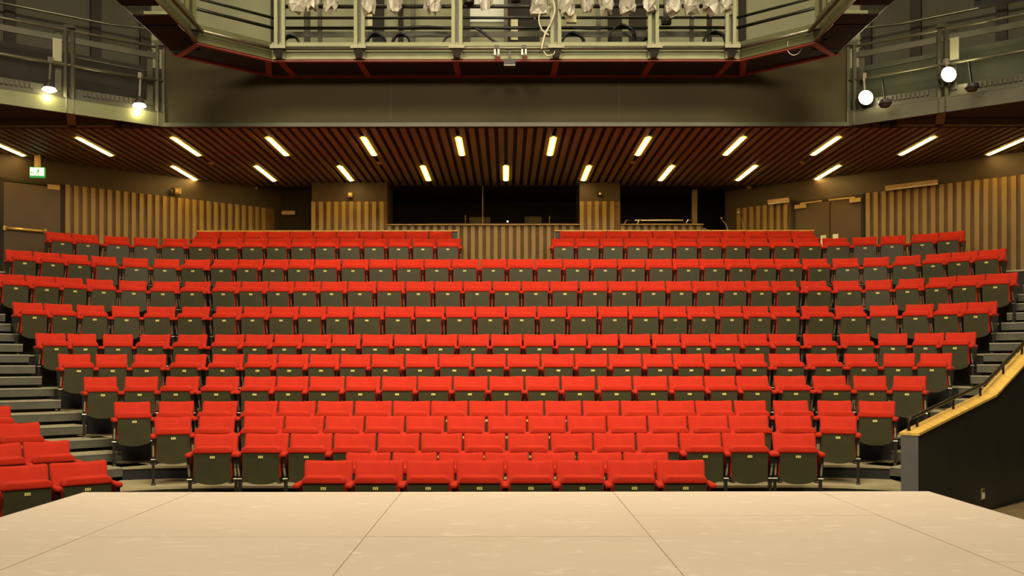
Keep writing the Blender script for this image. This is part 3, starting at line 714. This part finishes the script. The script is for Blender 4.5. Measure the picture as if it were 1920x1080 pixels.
# booth equipment
ds = thing('mixing_trolley', 'metal framed equipment table behind the right rear parapet', 'table', (X_at(1230, 22.75), 22.75, 4.2))
z = Z_at(414.5, 22.75); x0, x1 = X_at(1166, 22.9), X_at(1280, 22.9)
world_part(MB().box(((x0+x1)/2 + .12, 22.88, z), (x1-x0 - .3, 0.5, 0.03)), 'tabletop', CHROME, ds)
for x in (x0, x0 + .3, x1):
    world_part(MB().tube([(x - .06, 22.62, 4.2), (x + .02, 22.62, z - .1), (x + .08, 22.62, z), (x + .2, 22.7, z)], 0.018, 6), 'leg', CHROME, ds)
for px, px2, y0, y1, lab in ((1365, 1353, 432, 412, 'gooseneck desk lamp right of the column behind the back row'), (1395, 1385, 432, 402, 'thin microphone stand at the right of the rear aisle')):
    t = thing('desk_stand', lab, 'stand', (X_at(px, 22.6), 22.6, 4.3))
    world_part(MB().tube([(X_at(px, 22.6), 22.6, 4.3), (X_at(px, 22.6), 22.6, Z_at(y0, 22.6)), (X_at(px - 3, 22.6), 22.6, Z_at((y0+y1)/2, 22.6)), (X_at(px2, 22.6), 22.6, Z_at(y1, 22.6))], 0.011, 6), 'arm', GREYBOX, t)
    world_part(MB().tube([(X_at(px2, 22.6), 22.6, Z_at(y1, 22.6)), (X_at(px2 - 2, 22.6), 22.5, Z_at(y1 - 2, 22.6))], 0.022, 6), 'head', GREYBOX, t)
    world_part(MB().tube([(X_at(px, 22.6), 22.6, 4.2), (X_at(px, 22.6), 22.6, 4.23)], 0.12, 8), 'base', BLACKM, t)
bd = thing('control_desk', 'dark control desk with small lit lamp inside the booth', 'desk', (0, 23.2, 4.2))
world_part(MB().box((-0.2, 23.2, Z_at(423, 23.2) - .02), (3.4, 0.7, 0.05)), 'desktop', BLACKM, bd)
for x in (-1.8, 1.4): world_part(MB().box((x, 23.2, 4.65), (0.06, 0.6, 0.9)), 'leg', BLACKM, bd)
world_part(MB().box((X_at(900, 23.1), 23.15, Z_at(416, 23.1)), (0.5, 0.1, 0.22)), 'monitor', BLACKM, bd)
world_part(MB().box((X_at(1000, 23.1), 23.15, Z_at(415, 23.1)), (0.4, 0.1, 0.22)), 'monitor', BLACKM, bd)
world_part(MB().tube([(X_at(952, 23), 23.0, Z_at(415.5, 23)), (X_at(952, 23), 22.97, Z_at(415.5, 23))], 0.022, 8), 'indicator', SPARK, bd)
world_part(MB().tube([(X_at(1030, 23), 23.05, 5.2), (X_at(1031, 23), 23.02, Z_at(405, 23))], 0.012, 6), 'microphone', GREYBOX, bd)
world_part(MB().tube([(X_at(873, 23), 23.05, 5.2), (X_at(873, 23), 23.02, Z_at(403, 23))], 0.012, 6), 'microphone', GREYBOX, bd)

# ------------------------------------------------------------------ lighting gallery (octagonal catwalk)
ZG = 7.07
INN = [(-4.95, 9.5), (-4.95, 15.3), (-3.95, 16.2), (3.95, 16.2), (4.95, 15.3), (4.95, 9.5)]
OUT = [(-5.5, 9.5), (-5.5, 15.85), (-4.12, 17.06), (4.12, 17.06), (5.5, 15.85), (5.5, 9.5)]
g = thing('lighting_gallery', 'olive steel lighting catwalk with red edged black soffit across the top', 'gallery', (0, 16.6, ZG))
def seg(mb, p, q, z, w, h): return mb.bar((p[0], p[1], z), (q[0], q[1], z), w, h)
for i in range(5):
    p, q = Vector(INN[i]), Vector(INN[i+1])
    hb = 0.36 if i in (0, 4) else 0.28
    world_part(seg(MB(), p, q, ZG + .02 + hb/2, 0.03, hb), 'beam', OLIVE, g)
    d = (q - p).normalized(); n_ = Vector((d.y, -d.x))          # towards the room
    c_ = (p + q)/2
    if (c_ + n_ - Vector((0, 10))).length > (c_ - n_ - Vector((0, 10))).length: n_ = -n_
    world_part(seg(MB(), p + n_*.03, q + n_*.03, ZG + .012, 0.05, 0.024), 'flange', OLIVE, g)
    world_part(MB().tube([(*(p + n_*.12), ZG + .165), (*(q + n_*.12), ZG + .165)], 0.032, 10), 'pipe', PIPE, g, True)
    world_part(seg(MB(), Vector(OUT[i]), Vector(OUT[i+1]), ZG + .13, 0.03, 0.22), 'beam', OLIVED, g)
# red soffit frame and black panels
def quad(mb, a, b, c, d, z0, z1):
    P = [tuple(v) for v in (a, b, c, d)]
    ar = sum(P[i][0]*P[(i+1) % 4][1] - P[(i+1) % 4][0]*P[i][1] for i in range(4))
    return mb.prism(P if ar > 0 else P[::-1], z0, z1)
def strip(ci, co, n_cross, first=None):
    """soffit bay between inner corner pair ci and outer corner pair co; n_cross = list of fractions for the cross bars"""
    a, b = Vector(ci[0]), Vector(ci[1]); c0, c1 = Vector(co[0]), Vector(co[1])
    world_part(seg(MB(), a, b, ZG - .015, 0.07, 0.03), 'soffit_bar', REDP, g)
    world_part(seg(MB(), c0, c1, ZG - .015, 0.07, 0.03), 'soffit_bar', REDP, g)
    fr = [(f if isinstance(f, tuple) else (f, f)) for f in n_cross]
    for f0, f1 in fr:
        world_part(seg(MB(), a.lerp(b, f0), c0.lerp(c1, f1), ZG - .017, 0.10, 0.03), 'soffit_bar', REDP, g)
    e = [(0, 0)] + fr + [(1, 1)]
    for (u0, w0), (u1, w1) in zip(e, e[1:]):
        if u1 - u0 < 0.004: continue
        world_part(quad(MB(), a.lerp(b, u0), a.lerp(b, u1), c0.lerp(c1, w1), c0.lerp(c1, w0), ZG + .0, ZG + .02), 'soffit_panel', BLACKP, g)
def fx(x, r): return (x + r) / (2*r)
strip(INN[2:4], OUT[2:4], [(fx(x*1.0, 3.95), fx(x*.985, 4.12)) for x in (-3.80, -2.47, -0.85, 0.85, 2.47, 3.80)])
strip(INN[1:3], OUT[1:3], [(0.03, 0.05), (0.95, 0.95)]); strip(INN[3:5], OUT[3:5], [(0.05, 0.05), (0.97, 0.95)])
for sg in (-1, 1):                               # side arms: plate then open ladder
    world_part(MB().box((sg*5.225, 15.1, ZG + .01), (0.5, 1.2, 0.02)), 'soffit_panel', MAROON, g)
    for y in (14.55, 13.75, 12.95, 12.1, 11.2, 10.3):
        world_part(MB().box((sg*5.225, y - .0, ZG + .12), (0.52, 0.03, 0.2)), 'rung', OLIVE, g)
        world_part(MB().box((sg*5.225, y - .22, ZG + .01), (0.52, 0.42, 0.02)), 'soffit_panel', MAROON, g)
# posts, brackets, clamps
def post(x, y, rz, top=10.0):
    M = Matrix.Rotation(rz, 3, 'Z')
    for s_ in (-1, 1):
        o = M @ Vector((s_*.062, 0.0, 0))
        world_part(MB().box((x + o.x, y + o.y, (ZG + top)/2), (0.062, 0.05, top - ZG), M), 'post', OLIVE, g)
    o = M @ Vector((0, 0.06, 0))
    world_part(MB().box((x + o.x, y + o.y, (ZG + top)/2), (0.10, 0.02, top - ZG), M), 'post_web', OLIVED, g)
    o = M @ Vector((0, -0.12, 0))
    mb = MB().box((x + o.x, y + o.y, ZG + .165), (0.26, 0.085, 0.06), M)
    world_part(mb, 'clamp', PIPE, g)
    o = M @ Vector((0, -0.06, 0)); mb = MB()
    vs = [M @ Vector(v_) + Vector((x, y, 0)) for v_ in ((-.09, -.14, ZG + .12), (.09, -.14, ZG + .12), (.09, 0, ZG + .12), (-.09, 0, ZG + .12), (-.05, -.09, ZG + .0), (.05, -.09, ZG + .0), (.05, 0, ZG + .0), (-.05, 0, ZG + .0))]
    mb.add(vs, [(3,2,1,0),(4,5,6,7),(0,1,5,4),(1,2,6,5),(2,3,7,6),(3,0,4,7)])
    world_part(mb, 'bracket', BLACKM, g)
for x in (-3.80, -2.46, -0.82, 0.84, 2.48, 3.78): post(x, 16.14, 0)
post(-5.0, 15.22, math.radians(42)); post(5.0, 15.22, math.radians(-42))
for zz, m_, r_ in ((Z_at(33, 17.0), DPIPE, .026), (Z_at(52, 17.0), DPIPE, .03)):
    for i in (1, 2, 3):
        p, q = OUT[i], OUT[i+1]
        world_part(MB().tube([(p[0], p[1] - .05, zz), (q[0], q[1] - .05, zz)], r_, 8), 'guard_rail', m_, g, True)
world_part(MB().box((0, 17.02, Z_at(63.5, 17.0)), (8.2, 0.02, 0.10)), 'toe_board', OLIVED, g)
world_part(MB().tube([(-3.9, 16.25, Z_at(12, 16.25)), (3.9, 16.25, Z_at(12, 16.25))], 0.035, 8), 'upper_pipe', DPIPE, g, True)
for x in (-3.3, -1.65, 0.0, 1.65, 3.3):
    world_part(MB().box((x, 17.04, ZG + 1.0), (0.07, 0.05, 2.0)), 'rail_post', OLIVED, g)

# stage lanterns wrapped in polythene, hanging in a row
def wrapped(px, wpx, bot, lab, plain=False, wrap=True):
    Y = 16.08; x = X_at(px, Y); r = wpx * Y / F / 2; zb = Z_at(bot, Y); zt = zb + 0.42
    t = thing('stage_lantern', lab, 'lantern', (x, Y, zb), 0, 'lanterns hung along the top pipe')
    put('body', MB().tube([(0,0,.05), (0,0,.25), (0,.02,.40)], [r*.72, r*.72, r*.4], 10).mesh('body', LAMPBODY), t)
    put('hook', MB().tube([(0,0,.38), (0,.1,.46), (0,.17,.40)], .014, 6).mesh('hook', BLACKM), t)
    if wrap:
        rnd = random.Random(px); n, mlev = 14, 7; vs = []; fs = []
        for j in range(mlev):
            f = j/(mlev-1)
            for i in range(n):
                a = 2*math.pi*i/n; rr = r*(0.62 + 0.42*math.sin(math.pi*min(1, .25 + .8*f)))*(1 + rnd.uniform(-.26, .24))
                vs.append((rr*math.cos(a), rr*math.sin(a)*.9, -.01 + .42*f + rnd.uniform(-.05, .03)*(2 if j == 0 else 1)))
        for j in range(mlev-1):
            for i in range(n): fs.append((j*n+i, j*n+(i+1) % n, (j+1)*n+(i+1) % n, (j+1)*n+i))
        fs.append(tuple(range(n))[::-1])
        put('polythene_wrap', MB().add(vs, fs).mesh('polythene_wrap', PLASTIC), t)
L = [(556, 30, 13), (583, 30, 14), (622, 26, 15), (691, 24, 17), (741, 27, 15), (812, 30, 17), (912, 22, 12), (1014, 34, 22), (1064, 26, 22), (1102, 24, 16), (1138, 26, 17), (1178, 28, 17), (1221, 28, 18), (1263, 30, 18), (1298, 28, 19), (1332, 30, 20), (1362, 26, 16)]
for i, (px, w_, b_) in enumerate(L):
    o_ = ORD[i] + ' from the left' if i < 9 else ORD[len(L)-1-i] + ' from the right'
    wrapped(px, w_, b_, 'stage lantern in crumpled clear polythene hanging at the top, ' + o_)
wrapped(880, 28, 12, 'bare black stage lantern hanging between wrapped ones, left of the pale panel', wrap=False)
wrapped(968, 26, 9, 'bare boxy dark lantern at the top centre', wrap=False)

# fixtures on the lower pipe
def can(px, lab):
    x = X_at(px, 16.05); t = thing('small_spotlight', lab, 'spotlight', (x, 16.05, ZG + .12), 0, 'small spotlights on the lower pipe')
    put('yoke', MB().bar((-.03, 0, .02), (-.03, 0, -.08), .03, .012).bar((.03, 0, .02), (.03, 0, -.08), .03, .012).mesh('yoke', WHITE), t)
    put('clamp', MB().box((0, .02, .05), (.08, .09, .06)).mesh('clamp', BLACKM), t)
    put('can', MB().tube([(0, .05, -.04), (.01, -.02, -.10), (.02, -.06, -.15)], [.03, .035, .04], 10).mesh('can', CHROME), t)
can(932, 'small silver spotlight left of the black box on the gallery pipe'); can(983, 'small silver spotlight right of the black box on the gallery pipe')
t = thing('projector_box', 'small black box hanging under the gallery pipe at the centre', 'fixture', (X_at(956, 16.05), 16.05, Z_at(119, 16.05)))
put('box', MB().box((0, 0, 0), (.19, .16, .11)).mesh('box', LAMPBODY), t); put('drop_bar', MB().bar((0, 0, .05), (0, 0, .22), .04, .03).mesh('drop_bar', BLACKM), t)
put('lip', MB().box((0, -.085, -.055), (.19, .01, .008)).mesh('lip', WHITE), t)
jb = thing('junction_box', 'cream junction box hanging right of the centre gallery post', 'box', (X_at(1072, 16.4), 16.4, Z_at(35, 16.4)))
put('case', MB().box((0, 0, 0), (.165, .07, .15)).mesh('case', CREAM), jb); put('cord', MB().tube([(0, 0, .07), (.0, 0, .3)], .012, 6).mesh('cord', CREAM), jb)
put('lip', MB().box((0, -.03, -.075), (.17, .08, .02)).mesh('lip', CREAM), jb)
sp = thing('camera_unit', 'small black camera hanging in the gallery right of centre', 'camera', (X_at(1250, 16.6), 16.6, Z_at(40, 16.6)))
put('body', MB().box((0, 0, 0), (.16, .12, .11)).mesh('body', LAMPBODY), sp); put('drop_bar', MB().bar((0, 0, .05), (0, 0, .5), .1, .04).mesh('drop_bar', OLIVED), sp)
put('lens', MB().tube([(0, -.06, 0), (0, -.09, 0)], .03, 10).mesh('lens', GREYBOX), sp)
# cables
def coil(px, py, r, lab, turns=2.6, Y=16.75):
    c0 = (X_at(px, Y), Y, Z_at(py, Y)); pts = []
    for k in range(int(turns*16)):
        a = 2*math.pi*k/16; rr = r*(1 + .05*math.sin(k*1.7))
        pts.append((c0[0] + rr*math.cos(a), c0[1] + .012*k/4, c0[2] + rr*math.sin(a)))
    o = MB().tube(pts, 0.02, 6).build('cable_coil', CABLE, None, True); tag(o, lab, 'cable', 'black cable coils in the gallery')
coil(1168, 70, .22, 'large black cable coil right of centre in the gallery'); coil(1075, 82, .20, 'black cable coil just right of the centre gallery post')
coil(1342, 80, .20, 'black cable coil near the right corner post'); coil(705, 80, .17, 'black cable coil right of the second gallery post'); coil(752, 78, .15, 'black cable coil between second and third gallery posts')
coil(545, 80, .14, 'black cable coil beside the left corner post'); coil(1218, 86, .16, 'black cable coil behind the fifth gallery post')
def cable(pts, lab, m=CABLE, r=.014):
    P = [Vector(p) for p in pts]; Q = []
    for i in range(len(P) - 1):
        p0, p1, p2, p3 = P[max(i-1, 0)], P[i], P[i+1], P[min(i+2, len(P)-1)]
        for k in range(6):
            t_ = k/6
            Q.append(0.5*((2*p1) + (p2-p0)*t_ + (2*p0-5*p1+4*p2-p3)*t_**2 + (3*p1-p0-3*p2+p3)*t_**3))
    Q.append(P[-1])
    o = MB().tube(Q, r, 6).build('cable', m, None, True); tag(o, lab, 'cable')
def gp(px, py, Y=16.0): return (X_at(px, Y), Y, Z_at(py, Y))
cable([gp(1036, -5), gp(1041, 18), gp(1034, 42), gp(1022, 66), gp(1016, 92)], 'pale cable looping down beside the centre post', WCABLE, .018)
cable([gp(1014, 18), gp(1011, 38), gp(1017, 56), gp(1030, 66)], 'short pale cable hanging left of the centre post', WCABLE, .014)
cable([gp(1020, 96), gp(1026, 104), gp(1038, 102), gp(1041, 96)], 'pale cable end looped under the gallery pipe', WCABLE, .010)
cable([gp(918, -5), gp(918, 26)], 'thin cord with a small weight hanging before the pale panel', WCABLE, .006)
cable([gp(890, 52, 16.7), gp(905, 60, 16.7), gp(922, 74, 16.7), gp(940, 84, 16.7)], 'black cable sagging right of the third gallery post', CABLE, .022)
cable([gp(760, 52, 16.8), gp(800, 50, 16.8), gp(850, 54, 16.8)], 'black cable along the rail between second and third posts', CABLE, .022)
cable([gp(1070, 52, 16.8), gp(1110, 54, 16.8), gp(1140, 52, 16.8)], 'black cable along the rail right of the junction box', CABLE, .022)
cable([gp(830, 82, 16.6), gp(838, 70, 16.6), gp(852, 66, 16.6)], 'short black cable beside the third gallery post', CABLE, .02)
cable([gp(1478, 78, 15.6), gp(1478, 96, 15.6), gp(1488, 104, 15.6), gp(1500, 98, 15.6), gp(1507, 80, 15.6)], 'pale looped cable under the right corner of the gallery', WCABLE, .007)

# ------------------------------------------------------------------ side galleries
DIR = Vector((0.807, -0.59))
for sg, side in ((-1, 'left'), (1, 'right')):
    g2 = thing('side_gallery', 'steel side gallery with railed front at the top %s' % side, 'gallery', (sg*6.1, 17.1, CEIL))
    def sp_(s, z, o=0.0):                         # along the front, o towards the room
        return (sg*(6.1 + DIR.x*s - 0.59*o), 17.1 + DIR.y*s - 0.807*o, z)
    LEN = 5.2
    P = [sp_(0, 0)[:2], sp_(LEN, 0)[:2]]
    world_part(MB().bar(sp_(0, CEIL + .12), sp_(LEN, CEIL + .12), .05, .24), 'beam', OLIVE if sg < 0 else OLIVED, g2)
    world_part(MB().bar(sp_(0, CEIL + .25, -.05), sp_(LEN, CEIL + .25, -.05), .16, .02), 'flange', OLIVED, g2)
    world_part(MB().bar(sp_(0, CEIL + .37, -.12), sp_(LEN, CEIL + .37, -.12), .03, .18), 'toe_board', OLIVED, g2)
    world_part(MB().tube([sp_(0, 6.98), sp_(LEN, 6.98)], .028, 8), 'rail', PIPE, g2, True)
    world_part(MB().tube([sp_(0, 7.57), sp_(LEN, 7.57)], .026, 8), 'rail', PIPE, g2, True)
    world_part(MB().bar(sp_(0.1, 7.43, -.06), sp_(LEN, 7.43, -.06), .03, .10), 'rail_band', OLIVED, g2)
    world_part(MB().bar(sp_(0.2, 7.2, -.3), sp_(1.4, 7.22, -.3), .04, .02), 'cable_tray', OLIVED, g2)
    for s in (0.05, 1.557, 3.11, 4.67):
        for o_ in (-.055, .055):
            world_part(MB().bar(sp_(s + o_, CEIL), sp_(s + o_, 7.62), .055, .055), 'post', OLIVED, g2)
        world_part(MB().bar(sp_(s, 7.6), sp_(s, 7.66), .19, .09), 'post_cap', OLIVED, g2)
        world_part(MB().box(sp_(s + .16, 7.05, -.1), (.10, .04, 1.0), Matrix.Rotation(-sg*.63, 3, 'Z')), 'back_post', OLIVED, g2)
    # back structure: floor, rear rails and shelves in the dark behind
    P = [sp_(0, 0, -.05)[:2], sp_(LEN, 0, -.05)[:2], sp_(LEN, 0, -1.5)[:2], sp_(0.0, 0, -1.5)[:2]]
    if sg < 0: P = P[::-1]
    ar = sum(P[i][0]*P[(i+1) % 4][1] - P[(i+1) % 4][0]*P[i][1] for i in range(4))
    world_part(MB().prism(P if ar > 0 else P[::-1], CEIL + .22, CEIL + .26), 'walkway', BLACKP, g2)
    world_part(MB().bar(sp_(-.5, 7.0, -1.35), sp_(LEN, 7.0, -1.35), .05, 1.2), 'rear_panel', DARKW if sg < 0 else mat('green_dark_panel', (0.05, 0.055, 0.018), 0.6, var=0.2, scale=1.0), g2)
    world_part(MB().tube([sp_(-.6, 8.25, -1.0), sp_(.6, 8.25, -1.3), sp_(LEN, 8.25, -1.3)], .026, 8), 'rear_rail', PIPE, g2, True)
    world_part(MB().bar(sp_(1.67, 7.22, -.04), sp_(1.81, 7.22, -.04), .02, .38), 'sign_board', UWALL, g2)
    # ribbed cable tray on the walkway
    for s0_ in (0.45, 2.1):
        for k in range(12):
            world_part(MB().bar(sp_(s0_ + k*.075, CEIL + .40, -.09), sp_(s0_ + k*.075 + .045, CEIL + .40, -.09), .03, .09), 'tray_rib', OLIVED, g2)

def floodlight(px, py, s_hint, lab, sg, face):
    k = abs(px - CX)/F
    s = (k*17.1 - 6.1)/(DIR.x + k*0.59)
    o = 0.10
    x, y = sg*(6.1 + DIR.x*s - .59*o), 17.1 + DIR.y*s - .807*o
    y2 = y; x = X_at(px, y); z = Z_at(py, y)
    t = thing('work_light', lab, 'lamp', (x, y, z), 0, 'lit work lights on the side galleries')
    if face:
        put('lens', MB().tube([(0, -.05, 0), (0, -.075, 0)], [.125, .10], 16).mesh('lens', BULB), t)
        put('housing', MB().tube([(0, .14, 0), (0, .05, 0), (0, -.05, 0)], [.06, .13, .135], 14, True).mesh('housing', LAMPBODY), t)
        lp = (x, y - .25, z)
    else:
        put('lens', MB().tube([(0, 0, -.03), (0, 0, .0), (0, 0, .03)], [.06, .115, .09], 14).mesh('lens', BULB), t)
        put('housing', MB().tube([(0, 0, .035), (0, 0, .09), (0, 0, .17)], [.10, .08, .03], 12).mesh('housing', LAMPBODY), t)
        lp = (x, y - .02, z - .10)
    put('hanger', MB().bar((0, 0, .1), (0, .05, 6.98 - z), .03, .02).mesh('hanger', CHROME), t)
    put('clamp', MB().box((0, .05, 7.0 - z), (.06, .09, .10)).mesh('clamp', CHROME), t)
    l = light('work_light_glow', 'POINT', lp, None, 7 if not face else 9, (1.0, 0.88, 0.5), 0.06)
floodlight(93, 168, 0, 'lit work light hanging on the left gallery, outer one', -1, False)
floodlight(262, 198, 0, 'lit work light hanging on the left gallery, beside the inner post', -1, False)
floodlight(1622, 185, 0, 'lit round work light facing out on the right gallery, inner lower one', 1, True)
floodlight(1777, 142, 0, 'lit round work light facing out on the right gallery, upper one at the post', 1, True)
# unlit hood lamps on the right gallery
for px, py, lab in ((1660, 195, 'unlit dark hood lamp beside the inner lit work light at right'), (1823, 165, 'unlit dark hood lamp right of the upper lit work light')):
    y = 16.3 if px < 1700 else 15.6
    t = thing('hood_lamp', lab, 'lamp', (X_at(px, y), y, Z_at(py, y)))
    put('hood', MB().tube([(0,0,-.06), (0,0,0.0), (0,0,.06)], [.07, .115, .10], 14).mesh('hood', LAMPBODY), t)
    put('hanger', MB().bar((0, 0, .05), (0, .1, .45), .03, .02).mesh('hanger', BLACKP), t)
spk = thing('loudspeaker', 'black loudspeaker cabinet hanging at the top right corner', 'loudspeaker', (X_at(1868, 14.5), 14.5, Z_at(-8, 14.5)), math.radians(-35))
put('cabinet', MB().box((0, 0, .1), (.55, .45, .42), Matrix.Rotation(.22, 3, 'X')).mesh('cabinet', BLACKP), spk)
put('grille', MB().box((0, -.235, .1), (.5, .02, .38), Matrix.Rotation(.22, 3, 'X')).mesh('grille', BLACKP), spk)
put('bracket', MB().bar((0, 0, .3), (0, 0, 1.0), .08, .03).mesh('bracket', BLACKM), spk)
# gallery work lights above the frame that light the steel
for x, y, aim, pw in ((-3.2, 14.9, (-3.3, 16.2, 7.2), 55), (1.6, 14.9, (1.7, 16.2, 7.2), 45), (2.9, 15.0, (3.0, 16.2, 7.2), 55), (-0.3, 15.0, (0, 16.2, 7.2), 30), (-4.2, 13.8, (-5.0, 15.0, 7.2), 60), (4.2, 13.8, (5.0, 15.0, 7.2), 30)):
    light('gallery_lamp', 'SPOT', (x, y, 9.6), aim, pw*0.2, (1.0, 0.9, 0.55), 0.1, spot=70, blend=.8)
for x in (-4.0, 0, 4.0):
    light('upper_wall_lamp', 'AREA', (x, 16.9, 10.8), (x, 18.7, 8.2), 30, (1.0, 0.9, 0.58), 1.0)
